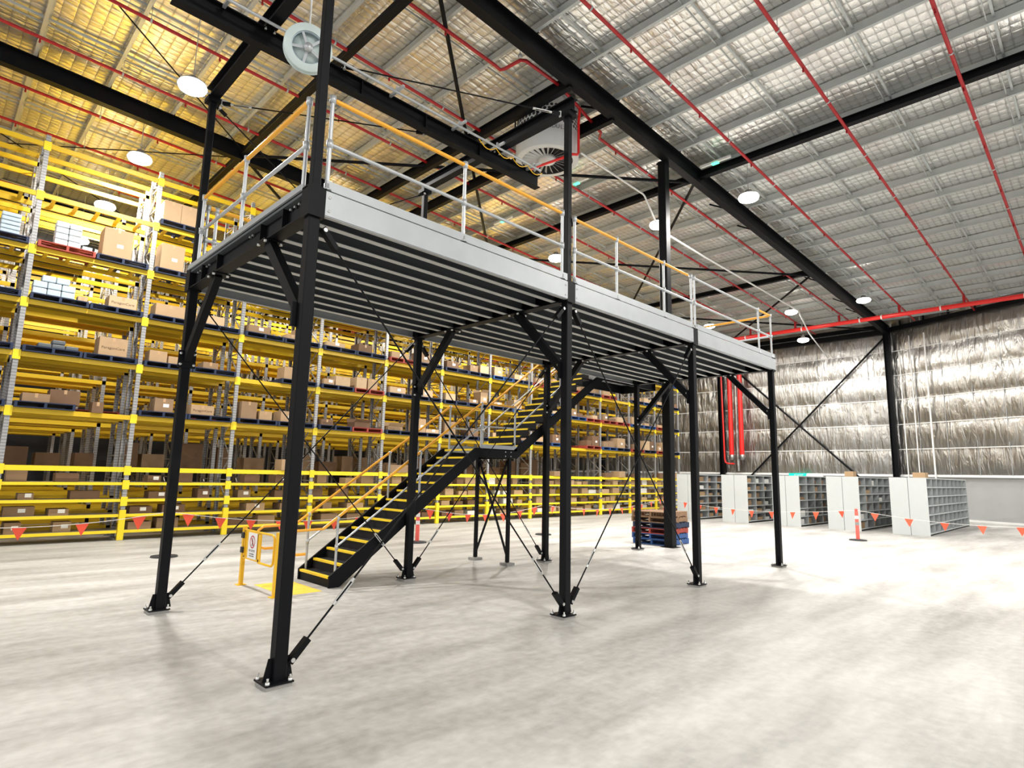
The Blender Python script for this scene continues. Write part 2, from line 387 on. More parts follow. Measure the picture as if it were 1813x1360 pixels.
# ------------------------------------------------------------------ mezzanine platform
XC = [0, 3.8803, 7.4768, 11.0958]; WD = 3.5904; H = 4.60; HB = 4.325
def clevis(m, a, d, L=.2):
    """forked end plates of a tie rod starting at a along d"""
    a = Vector(a); d = Vector(d).normalized(); m.bar(a, a+d*L, .035, .075, up=(0,1,0) if abs(d.y) < .5 else (1,0,0))
def tie_rod(parent, a, b, r=.010, buckle=.22, name='tie_rod', up=(0,1,0)):
    a = Vector(a); b = Vector(b); d = (b-a).normalized(); L = (b-a).length
    m = MB().rod(a+d*.15, b-d*.15, r); o = m.build(name, M['black'], parent)
    for p, s in ((a, d), (b, -d)):
        MB().bar(p+s*.0, p+s*(.24 if buckle < .2 and p.z < 4.4 else .15), .05 if p.z < 4.4 else .035, .075 if p.z < 4.4 else .05, up=up).build('clevis', M['black'], o)
        q = p+s*.03; n = Vector(up)
        MB().rod(q-n*.045, q+n*.045, .02, 10).build('clevis_pin', M['bolt'], o)
    p = a+d*(L*buckle) if buckle < 1 else a
    t = MB(); u = Vector(up).cross(d).normalized()
    for s in (-1, 1): t.bar(p-d*.13+u*s*.015, p+d*.13+u*s*.015, .009, .012)
    t.rod(p-d*.15, p-d*.11, .017); t.rod(p+d*.11, p+d*.15, .017)
    t.build('turnbuckle', M['bolt'], o)
    return o
def rail_clamp(m, p, r=.033): m.lathe(p, [(0,-.04),(r,-.04),(r,.04),(0,.04)], 10)
def platform():
    T = thing('mezzanine_platform', (0,0,0), 'black steel mezzanine platform on eight columns with galvanised edge channel in the open floor', 'platform')
    for i, x in enumerate(XC):
        for y in (0, WD):
            h = .058
            o = MB().shs((x, y, .05), (x, y, HB), h, up=(1,0,0)).build('column', M['black'], T)
            ox = -.03; oy = .03 if y else -.0
            MB().box(x+ox-.125, x+ox+.125, y-.125, y+.125, .035, .05).build('base_plate', M['black'], o)
            MB().box(x+ox-.115, x+ox+.115, y-.115, y+.115, 0, .035).build('grout_pad', M['grout'], o)
            for sx, sy in ((-1,0),(1,0)):
                ax = x+sx*h; ay = y+sy*h; tx, ty = (0,.006) if sx else (.006,0)
                pts = [(ax,ay,.05),(ax+sx*.075,ay+sy*.085,.05),(ax+sx*.035,ay+sy*.03,.23),(ax,ay,.23)]
                MB().prism([(p[0]-tx,p[1]-ty,p[2]) for p in pts], (2*tx,2*ty,0)).build('gusset', M['black'], o)
            for sx in (-1,1):
                for sy in (-1,1): MB().lathe((x+ox+sx*.10, y+sy*.10, .05), [(0,.05),(.010,.05),(.010,.02),(.02,.02),(.02,0)], 8).build('anchor_bolt', M['bolt'], o)
            hs = .085
            MB().box(x-hs, x+hs, y-hs, y+hs, HB-.02, H+.02).build('head_sleeve', M['black'], o)
    for i, x in enumerate(XC):
        o = MB().ibeam((x, .085, (H+HB)/2), (x, WD-.085, (H+HB)/2), .15, H-HB, .014, .01).build('frame_beam', M['black'], T)
        for y in (.55, 1.12, 2.47, 3.05):
            MB().box(x-.07, x+.07, y-.006, y+.006, HB+.014, H-.014).build('stiffener', M['black'], o)
        b = MB()
        for y in (.18, .26, .36, .46, 1.45, 1.53, 2.9, 3.0, 3.25, 3.35):
            b.rod((x-.015, y, H-.07), (x+.015-.03-.02, y, H-.07), .014, 8)
        b.build('bolt_row', M['bolt'], o)
        for y, s in ((0, 1), (WD, -1)):
            a = Vector((x, y+s*.06, 3.40)); e = Vector((x, y+s*1.0, HB))
            kb = MB().bar(a-Vector((0,0,.06)), e, .09, .12, up=(0,-s,1)).build('knee_brace', M['black'], T)
            p = MB(); q = a+Vector((0, s*.0, -.07))
            p.box(x-.11, x+.11, q.y-.012, q.y+.012, q.z-.12, q.z+.12)
            p.build('brace_plate', M['black'], kb)
            MB().box(x-.11, x+.11, e.y-.13, e.y+.13, HB-.014, HB-.002).build('seat_plate', M['black'], kb)
            bl = MB()
            for sx in (-1, 1):
                for dz in (-.075, .075): bl.lathe((x+sx*.085, q.y+s*.012, q.z+dz), [(0,.02),(.018,.02),(.018,0)], 8, (0,s,0))
                for dy in (-.09, .09): bl.lathe((x+sx*.085, e.y+dy, HB-.014), [(0,.022),(.018,.022),(.018,0)], 8, (0,0,-1))
            bl.build('brace_bolt', M['bolt'], kb)
    for k in range(3):
        xa, xb = XC[k]+.012, XC[k+1]-.012
        for j in range(10):
            y = .19+.335*j
            jo = MB().extrude([(-.036,-.10),(.036,-.10),(.036,-.092),(-.028,-.092),(-.028,.092),(.036,.092),(.036,.1),(-.036,.1)], (xa, y, HB+.125), (xb, y, HB+.125)).build('floor_joist', M['deckunder'], T)  # webs take the dark deck colour, flange strip below is paler
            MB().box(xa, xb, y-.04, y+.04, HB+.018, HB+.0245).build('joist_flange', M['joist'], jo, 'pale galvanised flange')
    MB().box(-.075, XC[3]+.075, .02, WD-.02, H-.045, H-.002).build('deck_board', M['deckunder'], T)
    MB().box(-.085, XC[3]+.085, -.03, WD+.03, H-.002, H+.012).build('deck_edge_plate', M['galvsheet'], T)
    for k in range(3):
        xa, xb = XC[k]+.085, XC[k+1]-.085
        if k == 2: xb = XC[3]+.085
        for y, s in ((-.08, 1), (WD+.075, -1)):
            f = MB().chan((xa, y, (H+HB)/2+.004), (xb, y, (H+HB)/2+.004), -.055*s, H-HB-.01).build('edge_channel', M['galvsheet'], T)
            bl = MB()
            for xx in (xa+.04, xb-.04):
                for dz in (-.07, .07): bl.lathe((xx, y-s*.003, (H+HB)/2+dz), [(0,.012),(.013,.012),(.013,0)], 8, (0,-s,0))
            bl.build('channel_bolt', M['bolt'], f)
            MB().box(xa, xb, min(y, y+s*.02), max(y, y+s*.02), H+.012, H+.11).build('toe_board', M['galvsheet'], f)
    MB().box(-.10, -.08, .09, WD-.02, H-.005, H+.06).build('toe_board', M['galvsheet'], T)
    # guardrails
    yr = -.055; zt = 5.60; zm = 5.11
    def guard(pts, posts, oranges, name='guardrail', end=None):
        """pts: run of the rails (x,y); posts: positions along it"""
        a, b = Vector(pts[0]+(0,)), Vector(pts[1]+(0,)); d = (b-a).normalized()
        g = MB().rod((a.x,a.y,zm), (b.x,b.y,zm), .021, 10).build(name, M['galv'], T)
        g['label'] = 'galvanised guardrail mid rail'
        for s, e, mt in oranges:
            p, q = a+d*s, a+d*e
            MB().rod((p.x,p.y,zt), (q.x,q.y,zt), .024 if mt == 'orange' else .021, 10).build('top_rail', M[mt], g, 'orange top rail' if mt == 'orange' else None)
        for s in posts:
            p = a+d*s; m = MB().rod((p.x,p.y,H+.012), (p.x,p.y,zt+.03), .021, 10)
            rail_clamp(m, (p.x,p.y,zt)); rail_clamp(m, (p.x,p.y,zm)); m.lathe((p.x,p.y,H+.012), [(.05,0),(.05,.012),(.03,.02),(.028,.07),(0,.07)], 12)
            m.build('rail_post', M['galv'], g)
        return g
    guard(((.10, yr), (3.70, yr)), (0, 1.77, 3.60), [(0.03, 3.60, 'orange')])
    guard(((3.98, yr), (7.40, yr)), (0, 1.05, 2.46, 3.42), [(0.03, 3.3, 'orange')])
    guard(((7.52, yr), (11.06, yr)), (0, 2.86, 3.54), [(0, 2.9, 'galv'), (2.9, 3.54, 'orange')])
    guard(((-.05, .13), (-.05, 3.36)), (0.02, 1.67, 3.18), [(0, 3.2, 'orange')])
    guard(((11.06, yr), (11.06, 3.6)), (1.8, 3.5), [(0, 3.6, 'orange')])
    guard(((.10, WD+.03), (3.70, WD+.03)), (0, .12, 1.8, 3.6), [(0.03, 3.6, 'orange')])
    guard(((3.98, WD+.03), (7.39, WD+.03)), (0, 1.8, 3.4), [(0.03, 3.4, 'orange')])
    # tie rods: cross bracing between columns on both long sides
    z0, z1 = .17, 4.22
    for y, s in ((-.02, -1), (WD+.02, 1)):
        for k in ((0, 1) if y < 1 else (0, 1)):
            xa, xb = XC[k]+.09, XC[k+1]-.09
            yy = y-.012*s
            tie_rod(T, (xa, yy, z0), (xb, yy, z1), buckle=.135)
            tie_rod(T, (xb, yy+.03*s, z0), (xa, yy+.03*s, z1), buckle=.135)
platform()

# ------------------------------------------------------------------ monorail gantry over the platform
RC = (.27, 1.05, 6.87)
def gantry():
    T = thing('monorail_gantry', (0, 0, H), 'black monorail gantry standing on the mezzanine columns', 'gantry')
    for x in (XC[0], XC[1]):
        for y in (0, WD):
            o = MB().shs((x, y, H+.023), (x, y, 7.27), .045, up=(1,0,0)).build('gantry_post', M['black'], T)
            MB().box(x-.09, x+.09, y-.09, y+.09, 7.2, 7.27).build('cap_plate', M['black'], o)
        c = MB().ibeam((x, -.12, 7.375), (x, WD+.12, 7.375), .14, .21).build('crossbeam', M['black'], T)
        b = MB()
        for y in (0, 1.62, WD):
            for sx in (-1, 1):
                for dy in (-.05, .05): b.lathe((x+sx*.055, y+dy, 7.27 if y != 1.62 else 7.27), [(0,.03),(.016,.03),(.016,0)], 8, (0,0,-1))
        b.build('crossbeam_bolt', M['bolt'], c)
    o = MB().ibeam((-1.07, 1.62, 7.14), (4.95, 1.62, 7.14), .13, .25, .016, .012).build('monorail_beam', M['black'], T)
    s = MB()
    for x in (1.3, 2.4, 3.5): s.box(x-.006, x+.006, 1.56, 1.68, 7.03, 7.25)
    s.build('web_stiffener', M['black'], o)
    p = MB().tube([(-.9, 1.37, 7.20), (4.75, 1.37, 7.20)], .02, 10).build('cable_track', M['galv'], T)
    for x in (-.55, .42, 1.75, 2.9, 3.72, 4.6):
        m = MB().bar((x, 1.56, 7.23), (x, 1.22, 7.23), .035, .035); m.bar((x, 1.37, 7.20), (x, 1.37, 7.28), .02, .06)
        m.build('track_bracket', M['galv'], p)
    for x in (XC[0], XC[1]):   # clevises, rods between post heads
        pass
    tie_rod(T, (.06, WD-.045, 7.15), (XC[1]-.06, WD-.045, 4.75), buckle=.5)
    tie_rod(T, (XC[1]-.06, WD-.075, 7.15), (.06, WD-.075, 4.75), buckle=.5)
    tie_rod(T, (.08, WD-.06, 7.22), (2.5, 1.70, 7.05), buckle=.1, up=(0,0,1))
    tie_rod(T, (XC[1]-.07, .06, 7.25), (.95, 1.50, 7.25), buckle=.1, up=(0,0,1))
    c = Vector(RC); ax = Vector((.35,1,.25)).normalized(); u = ax.orthogonal().normalized(); v = ax.cross(u)
    R = thing('cable_reel', RC, 'pale round cable reel hung from the monorail track beside the gantry post', 'cable reel')
    for k in (-.05, .05): MB().lathe(c+ax*k, [(.19,-.006),(.275,-.006),(.28,0),(.275,.006),(.19,.006),(.19,-.006)], 36, ax).build('flange', M['reel'], R)
    MB().lathe(c, [(.18,-.04),(.21,-.045),(.235,-.03),(.245,0),(.235,.03),(.21,.045),(.18,.04),(.18,-.04)], 36, ax).build('cable_coil', M['wrap'], R)
    MB().lathe(c, [(0,.01),(.185,.01),(.185,.02),(0,.02)], 32, ax).build('disc', M['reel'], R)
    for k in range(5):
        a = k*2*math.pi/5; MB().bar(c-ax*.03+(u*math.cos(a)+v*math.sin(a))*.05, c-ax*.03+(u*math.cos(a)+v*math.sin(a))*.2, .03, .02, up=ax).build('spoke', M['galv'], R)
    MB().lathe(c, [(0,-.08),(.05,-.08),(.05,.08),(0,.08)], 16, ax).build('hub', M['galv'], R)
    MB().bar(c+ax*.07, (c.x, 1.36, 7.18), .03, .03).build('reel_arm', M['galv'], R)
    tag(MB().tube([(RC[0], RC[1], RC[2]+.30), (RC[0], RC[1]+.005, 9), (RC[0], RC[1], 12.0)], .012, 6).build('drop_cable', M['white'], None), 'white cable hanging straight down from the roof to the cable reel', 'cable')
    pts = []
    for i in range(25):
        t_ = i/24; pts.append((3.3+1.5*t_, 1.37, 7.17-.09*abs(math.sin(math.pi*4*t_))))
    tag(MB().tube(pts, .008, 6).build('festoon_cable', M['safety'], None), 'yellow festoon cable looping under the galvanised track of the monorail', 'cable')
gantry()

# ------------------------------------------------------------------ staircase
def staircase():
    T = thing('staircase', (2.43, 3.6, 0), 'black steel staircase with yellow nosings climbing to the mezzanine past a half landing', 'staircase')
    y0, y1 = 3.69, 4.79; rs = .1684; go = .2375; zl = 14*rs
    xl = 2.43+13*go; xe = 6.55
    n2 = 13; r2 = (H-zl)/n2; xt = xe+n2*go
    def stringer(y, s):
        D = .10
        a = math.atan2(rs, go); dz = .15/math.cos(a)
        pts = [(2.43,0),(2.43,.18),(xl-.06,zl+.02),(xe-.0,zl+.02),(xt-.02,H-.16),(xt+.10,H-.16),(xt+.10,H-.30),(xe+.10,zl-.16),(xl+.04,zl-.16),(2.62,0)]
        return MB().prism([(x,y,z) for x, z in pts], (0,.03*s,0)).build('stringer', M['black'], T)
    stringer(y0, 1); stringer(y1, -1)
    for i in range(13):
        x = 2.45+go*i; z = rs*(i+1)
        m = MB().box(x, x+go+.03, y0+.03, y1-.03, z-.035, z); m.box(x+go-.0, x+go+.012, y0+.03, y1-.03, z, z+rs-.036) if i < 12 else None
        o = m.build('tread', M['tread'], T)
        MB().box(x-.012, x+.05, y0+.05, y1-.05, z-.03, z+.006).build('nosing', M['nosing'], o)
        if i == 0: MB().box(x+.005, x+.015, y0+.03, y1-.03, 0.0, z-.036).build('riser', M['black'], o)
    MB().box(xl, xe+.02, y0+.03, y1-.03, zl-.05, zl).build('landing', M['galvsheet'], T)
    MB().box(xl-.012, xl+.05, y0+.05, y1-.05, zl-.03, zl+.006).build('nosing', M['nosing'], T)
    for y in (y0+.01, y1-.01):
        MB().box(xl+.12, xe+.1, y-.01, y+.01, zl+.0, zl+.10).build('toe_board', M['galvsheet'], T)
    for i in range(n2):
        x = xe+go*i; z = zl+r2*(i+1)
        m = MB().box(x, x+go+.03, y0+.03, y1-.03, z-.035, z); m.box(x-.004, x+.008, y0+.03, y1-.03, z-r2, z-.036)
        o = m.build('tread', M['tread'], T)
        MB().box(x-.012, x+.05, y0+.05, y1-.05, z-.03, z+.006).build('nosing', M['nosing'], o)
    tl = MB().box(xt, 12.2, y0, y1+.1, H-.05, H-.005).build('top_landing', M['galvsheet'], T)
    for y in (y0+.07, y1+.07):
        MB().chan((xt+.05, y, H-.17), (12.2, y, H-.17), .05, .25).build('landing_beam', M['black'], tl)
    MB().chan((12.2, y0, H-.17), (12.2, y1+.1, H-.17), .05, .25).build('landing_beam', M['black'], tl)
    # trestle under the landing
    S = MB().bar((6.5, 3.80, zl-.14), (6.5, 4.70, zl-.14), .06, .06).build('support_frame', M['black'], T)
    for y in (3.74, 4.74):
        MB().shs((6.47, y, .06), (6.47, y, zl-.05), .035, up=(1,0,0)).build('support_leg', M['black'], S)
        MB().box(6.36, 6.58, y-.11, y+.11, 0, .05).build('foot_pad', M['grout'], S)
    for a, b in ((3.76, 4.72), (4.72, 3.76)):
        MB().bar((6.47+(.03 if a < b else -.03), a, .12), (6.47+(.03 if a < b else -.03), b, zl-.2), .02, .05, up=(1,0,0)).build('cross_brace', M['black'], S)
    bl = MB()
    for x in (6.30, 6.46):
        for z in (zl-.03, zl-.12): bl.lathe((x, y0-.001, z), [(0,.012),(.014,.012),(.014,0)], 8, (0,-1,0))
    bl.build('stringer_bolt', M['bolt'], T)
    # handrails
    sl = rs/go
    for y, near in ((y0+.04, True), (y1-.04, False)):
        tag_ = 'near' if near else 'far'
        xb = 2.30; hz = .93
        def zs(x): return hz+(x-xb)*(zl+.94-hz)/(xl+.12-xb)
        za = zl+.95; u0 = xe+.06
        def zu(x): return za+(x-u0)*r2/go
        xq = xt-.1
        pts = [(1.80,y,.56),(1.70,y,.60),(1.66,y,.70),(1.68,y,.86),(1.76,y,.92),(xb,y,hz),(xl+.12,y,zs(xl+.12)),(u0,y,za),(xq,y,zu(xq)),(xt+.6,y,H+1.0)]
        pts = [(2.02,y,.56)]+pts
        o = MB().tube(pts, .022, 10).build('handrail', M['orange'], T)
        mid = MB().tube([(2.58,y,.66),(xl+.12,y,zs(xl+.12)-.47),(u0,y,za-.47),(xq,y,zu(xq)-.47),(xt+.6,y,H+.5)], .018, 8).build('mid_rail', M['galv'], o)
        for x, zb, zt in ((2.55, .16, None), (4.15, None, None), (xl+.12, zl-.02, None), (u0, zl-.02, None), (8.1, None, None), (xq, None, None), (xt+.55, H, H+1)):
            if x <= xl+.12: top = zs(x); bot = zb if zb is not None else (x-2.43)*sl+.05
            elif x <= xq: top = zu(x) if x > u0 else za; bot = zb if zb is not None else zl+(x-xe)*r2/go
            else: top = zt; bot = zb
            m = MB().rod((x,y,bot), (x,y,top), .021, 10); rail_clamp(m, (x,y,top-.02), .031); rail_clamp(m, (x,y,max(bot+.1, top-.48)), .029)
            m.build('rail_post', M['galv'], o)
staircase()

def gate():
    T = thing('safety_gate', (1.5, 4.2, 0), 'orange yellow swing gate with no entry sign at the foot of the stairs', 'gate')
    for y in (4.85, 3.56):
        p = MB().box(1.47, 1.53, y-.03, y+.03, 0, .93).build('gate_post', M['safety'], T, bevel=.006)
        MB().box(1.43, 1.57, y-.07, y+.07, 0, .008).build('foot_plate', M['safety'], p)
    f = MB()
    f.box(1.475, 1.50, 4.17, 4.80, .85, .89); f.box(1.475, 1.50, 4.17, 4.80, .43, .47); f.box(1.475, 1.50, 4.74, 4.78, .45, .87); f.box(1.475, 1.50, 4.15, 4.21, .43, .89)
    f.box(1.485, 1.497, 4.2, 4.75, .46, .86)
    fr = f.build('gate_leaf', M['safety'], T)
    for z in (.79, .56): MB().box(1.45, 1.50, 4.77, 4.86, z-.045, z+.045).build('hinge', M['rubber'], fr)
    def arc(cy, cz, r, a0, a1, n=6): return [(1.488, cy+r*math.cos(a0+(a1-a0)*i/n), cz+r*math.sin(a0+(a1-a0)*i/n)) for i in range(n+1)]
    pts = [(1.488, 4.2, .875)]+arc(3.75, .785, .09, math.pi/2, math.pi)+arc(3.75, .51, .09, math.pi, 1.5*math.pi)+[(1.488, 4.2, .42)]
    MB().tube(pts, .018, 8).build('gate_loop', M['safety'], T)
    s = MB().box(1.468, 1.474, 4.26, 4.60, .455, .855).build('sign_board', M['signwhite'], T)
    m = MB(); cy, cz, R = 4.43, .715, .10
    ring = [(cy+R*math.cos(2*math.pi*k/32), cz+R*math.sin(2*math.pi*k/32)) for k in range(32)]
    ri = [(cy+(R-.02)*math.cos(2*math.pi*k/32), cz+(R-.02)*math.sin(2*math.pi*k/32)) for k in range(32)]
    x = 1.4665
    vs = [(x,)+p for p in ring]+[(x,)+p for p in ri]; m.add(vs, [(k, 32+k, 32+(k+1) % 32, (k+1) % 32) for k in range(32)])
    a = math.radians(45); dx, dz = math.cos(a), math.sin(a)
    m.bar((x, cy+dx*(R-.01), cz+dz*(R-.01)), (x, cy-dx*(R-.01), cz-dz*(R-.01)), .001, .02, up=(0,-dz,dx)); m.build('prohibition_ring', M['signred'], s)
    g = MB(); g.lathe((x+.0003, cy-.003, cz+.052), [(0,0),(.014,0),(.014,.0005),(0,.0005)], 12, (-1,0,0))
    for p, q, wd in (((cy, cz+.036), (cy+.004, cz-.012), .026), ((cy+.004, cz-.01), (cy+.028, cz-.065), .014), ((cy+.002, cz-.01), (cy-.024, cz-.065), .014), ((cy, cz+.03), (cy-.03, cz-.005), .010), ((cy, cz+.03), (cy+.028, cz+.0), .010)):
        p3, q3 = Vector((x+.0003,)+p), Vector((x+.0003,)+q); d = (q3-p3).normalized(); g.bar(p3, q3, .0008, wd, up=Vector((1,0,0)).cross(d))
    g.build('walking_figure', M['ink'], s)
    rot = (math.pi/2, 0, -math.pi/2)
    text_part('lettering', 'NO ENTRY', .05, M['ink'], s, (x-1.5+.0006, cy-4.2, .578), rot, .24)
    text_part('lettering', 'AUTHORISED', .028, M['ink'], s, (x-1.5+.0006, cy-4.2, .528), rot, .18)
    text_part('lettering', 'PERSONNEL', .028, M['ink'], s, (x-1.5+.0006, cy-4.2, .496), rot, .19)
    tag(MB().box(1.66, 2.26, 3.56, 4.70, 0, .004).build('floor_marking', M['mat'], None), 'yellow painted landing rectangle on the concrete before the first stair', 'floor marking')
gate()

# ------------------------------------------------------------------ evaporative cooler hung under the roof
def cooler():
    cx, cy, zb = 8.78, 4.86, 10.36; R = .86
    T = thing('evaporative_cooler', (cx, cy, zb), 'large round pale grey air cooler drum hung under the roof between black beams', 'air cooler')
    z1 = zb+1.02
    MB().lathe((cx,cy,zb), [(R-.16,0),(R-.02,0),(R,.02),(R,.62),(R-.02,.64)], 48).build('drum', M['cooler'], T)
    g = MB(); n = 64; vs = []; rings = 7
    pr = MB().lathe((cx,cy,zb), [(R-.02,.64),(R-.02,1.5)], 48); pr.build('grille', M['cooler'], T)
    ho = MB()
    for j in range(5):
        for k in range(44):
            a = 2*math.pi*(k+.5*(j % 2))/44; p = Vector((cx+(R-.018)*math.cos(a), cy+(R-.018)*math.sin(a), zb+.74+j*.105)); d = Vector((math.cos(a), math.sin(a), 0))
            ho.lathe(p, [(0,.004),(.046,.004)], 6, d)
    ho.build('grille_hole', M['dark'], T)
    MB().lathe((cx,cy,zb), [(R-.16,.0),(R-.16,.1),(0,.16)], 48).build('plenum', M['dark'], T)
    MB().lathe((cx,cy,zb), [(0,-.01),(.22,-.01),(.24,.02),(.24,.1)], 32).build('hub', M['cooler'], T)
    for k in range(24):
        a = 2*math.pi*k/24; d = Vector((math.cos(a), math.sin(a), 0)); t = Vector((-d.y, d.x, 0))
        p = Vector((cx,cy,zb+.04))
        MB().prism([p+d*.22-t*.012, p+d*(R-.15)-t*.03+Vector((0,0,-.02)), p+d*(R-.15)+t*.03+Vector((0,0,.04)), p+d*.22+t*.012+Vector((0,0,.03))], (0,0,.006)).build('vane', M['cooler'], T)
    # lettering wraps the drum below the grille, facing the camera side
    for i, ch in enumerate('MODULAIR'):
        a = math.radians(-116)+ (i-3.5)*.125
        o = text_part('lettering', ch, .15, M['ink'], T, ((R+.003)*math.cos(a), (R+.003)*math.sin(a), .53), (math.pi/2, 0, a+math.pi/2))
    for sx in (-1,1):
        for sy in (-.4,.4): MB().rod((cx+sx*.86, cy+sy, zb+.5), (cx+sx*.86, cy+sy, zr(cx)-.5), .02).build('hanger', M['black'], T)
cooler()

# ------------------------------------------------------------------ sprinkler and fire pipes
def pipes():
    zp = lambda x: 11.62-.037*(x-8)
    ys = [-3.6, -1.03, 1.6, 4.38, 6.65, 9.2, 11.85, 14.55, 16.9, 19.5, 22.1]
    desc = ['beyond the rafter, outermost of the three over the open floor', 'over the open floor, middle of the three beyond the rafter', 'over the open floor, closest to the long black rafter',
            'behind the rafter, dropping round the cooler', 'running above the gantry monorail toward the cooler', 'over the gap between platform and racking', 'passing above the first high bay lamp by the rack tops',
            'just behind the second black rafter', 'over the racking, second behind the second rafter', 'over the rear rack rows, third behind the second rafter', 'over the rear rack rows, farthest from the platform']
    for i, y in enumerate(ys):
        T = thing('sprinkler_pipe', (8, y, zp(8)), 'red sprinkler pipe '+desc[i], 'pipe', 'red sprinkler pipes under the roof')
        if i == 3:
            z = zp(6.5)
            pts = [(-20, y, zp(-20)), (6.35, y, zp(6.35)), (6.5, y, z-.02), (6.55, y-.1, z-.02), (6.6, 3.78, z-.02), (6.7, 3.7, z-.02), (7.9, 3.68, zp(7.9)), (10.2, 4.1, zp(10.2)), (10.4, 4.3, zp(10.4)), (33.05, 4.3, zp(33.05))]
        else: pts = [(-20, y, zp(-20)), (35.0, y, zp(35.0))]
        MB().tube(pts, .042, 10).build('pipe', M['red'], T)
        if i == 3: MB().tube([(8.95, 3.86, zp(8.95)), (8.95, 3.9, 11.2), (8.95, 3.9, 10.32), (8.9, 3.9, 10.24), (8.75, 3.93, 10.2), (8.52, 5.5, 10.2)], .035, 10).build('drop_pipe', M['redbright'], T)
        x = -9.5
        while x < 35:
            yy = y if not (i == 3 and x > 6.4) else (3.7 if x < 10 else 4.3)
            MB().rod((x, yy, zp(x)), (x, yy, zr(x)-.01), .008, 6).lathe((x, yy, zp(x)), [(0,-.02),(.055,-.02),(.055,.02),(0,.02)], 10, (1,0,0)).build('pipe_hanger', M['galv'], T); x += 3.2
        x = -8
        while x < 34:
            yy = y if not (i == 3 and x > 6.4) else (3.7 if x < 10 else 4.3)
            MB().lathe((x, yy, zp(x)-.04), [(.02,0),(.02,-.05),(.03,-.06),(.012,-.09),(.028,-.095),(0,-.1)], 8).build('sprinkler_head', M['red'], T); x += 3.2
    xm, zm = 31.75, 10.25
    T = thing('fire_main_pipe', (xm, 5, zm), 'thick glossy red fire main crossing below the roof in front of the end wall', 'pipe')
    MB().tube([(xm, -12, zm), (xm, 30, zm)], .11, 16).build('pipe', M['redbright'], T)
    for y in ys:
        MB().rod((xm, y, zm), (xm, y, zp(xm)-.044), .06, 10).build('riser_stub', M['red'], T)
    for y in (-3.2, -.1, 2.4, 3.4, 6.3, 9.5, 12.5):
        MB().lathe((xm, y, zm), [(0,-.03),(.125,-.03),(.125,.03),(0,.03)], 14, (0,1,0)).build('pipe_clip', M['white'], T)
        MB().rod((xm, y, zm+.1), (xm, y, zr(xm)), .01, 6).build('hanger_rod', M['galv'], T)
    for y, r, z0, lab in ((12.55, .15, 3.42, 'thick red riser pipe on the end wall, closer to the black wall column'), (11.85, .15, 3.42, 'thick red riser pipe on the end wall, farther from the black wall column')):
        T = thing('riser_pipe', (35.9, y, z0), lab, 'pipe', 'red risers on the end wall')
        MB().rod((35.9, y, z0), (35.9, y, 10.6), r, 16).build('pipe', M['redbright'], T)
        MB().lathe((35.9, y, z0-.18), [(0,-.12),(.15,-.1),(.19,.05),(.18,.2),(.155,.24)], 16).build('foil_wrap', M['wallfoil'], T)
    tag(MB().tube([(35.9, 13.15, 10.4), (35.9, 13.05, 3.2), (35.9, 13.0, 2.98), (35.9, 12.85, 2.9), (35.9, 12.4, 2.88)], .055, 10).build('drain_pipe', M['redbright'], None), 'thin red pipe beside the black wall column bending at its foot', 'pipe')
    tag(MB().rod((36.05, 12.2, 2.4), (36.05, 12.2, 10.4), .12, 16).build('foil_duct', M['wallfoil'], None), 'crumpled foil wrapped duct standing behind the two red risers', 'duct')
    # conduits
    y = 4.3
    tag(MB().tube([(9.55, y, 10.72), (12.65, y, 10.64), (12.75, y, 10.6), (13.3, y, 10.02), (13.4, y, 9.97), (14.5, 4.9, 10.5)], .028, 8).build('lamp_conduit', M['white'], None), 'white conduit running past the cooler to the lamp at the interior column', 'conduit')
    tag(MB().tube([(13.9, 4.3, 9.75), (17.5, 4.75, 10.05), (28.7, 5.4, 10.5), (31.75, 5.95, 9.98), (36.2, 6.4, 9.3)], .035, 8).build('lamp_conduit', M['white'], None), 'long white conduit from the interior column down to the foil end wall', 'conduit')
    for (s, r, lab) in ((.35, .03, 'closest to the corner column'), (.95, .03, 'second from the corner column'), (1.75, .045, 'third from the corner column')):
        px, py = XW-.364*s*.94-.25, 3.0-s*.94
        tag(MB().rod((px, py, .1), (px, py, 9.2 if s < .5 else 10), r, 8).build('wall_conduit', M['white'], None), 'thin white vertical conduit on the splayed foil wall, '+lab, 'conduit', 'white conduits on the splayed wall')
    # emergency battens and exit sign
    for x, y, lab in ((12.2, 6.6, 'pale batten with green light under the roof beyond the cooler'), (14.0, 2.55, 'pale batten with green light beside the rafter top on the open side'), (17.2, -5.6, 'pale batten with green light far out over the open floor'), (12.6, 10.6, 'pale batten with green light over the gap before the racking')):
        z = zr(x)-.34; T = thing('emergency_light', (x, y, z), lab, 'emergency light')
        MB().box(x-.04, x+.04, y-.5, y+.5, z-.03, z+.04).build('batten', M['white'], T)
        MB().box(x-.06, x+.06, y-.1, y+.1, z-.06, z-.03).build('green_lens', M['greenled'], T)
    T = thing('exit_sign', (36.1, 8.5, 2.15), 'green lit exit sign over the shelving on the end wall', 'sign')
    MB().box(36.05, 36.1, 7.95, 9.0, 1.98, 2.32).build('sign_panel', M['exit'], T)
    text_part('lettering', 'EXIT', .26, M['white'], T, (-.06, -.1, 0), (math.pi/2, 0, -math.pi/2))
    MB().box(36.1, 36.5, 8.4, 8.5, 2.1, 2.16).build('mount_arm', M['white'], T)
    MB().box(36.0, 36.1, 7.0, 7.95, 2.1, 2.25).build('emergency_spot', M['white'], T)
pipes()

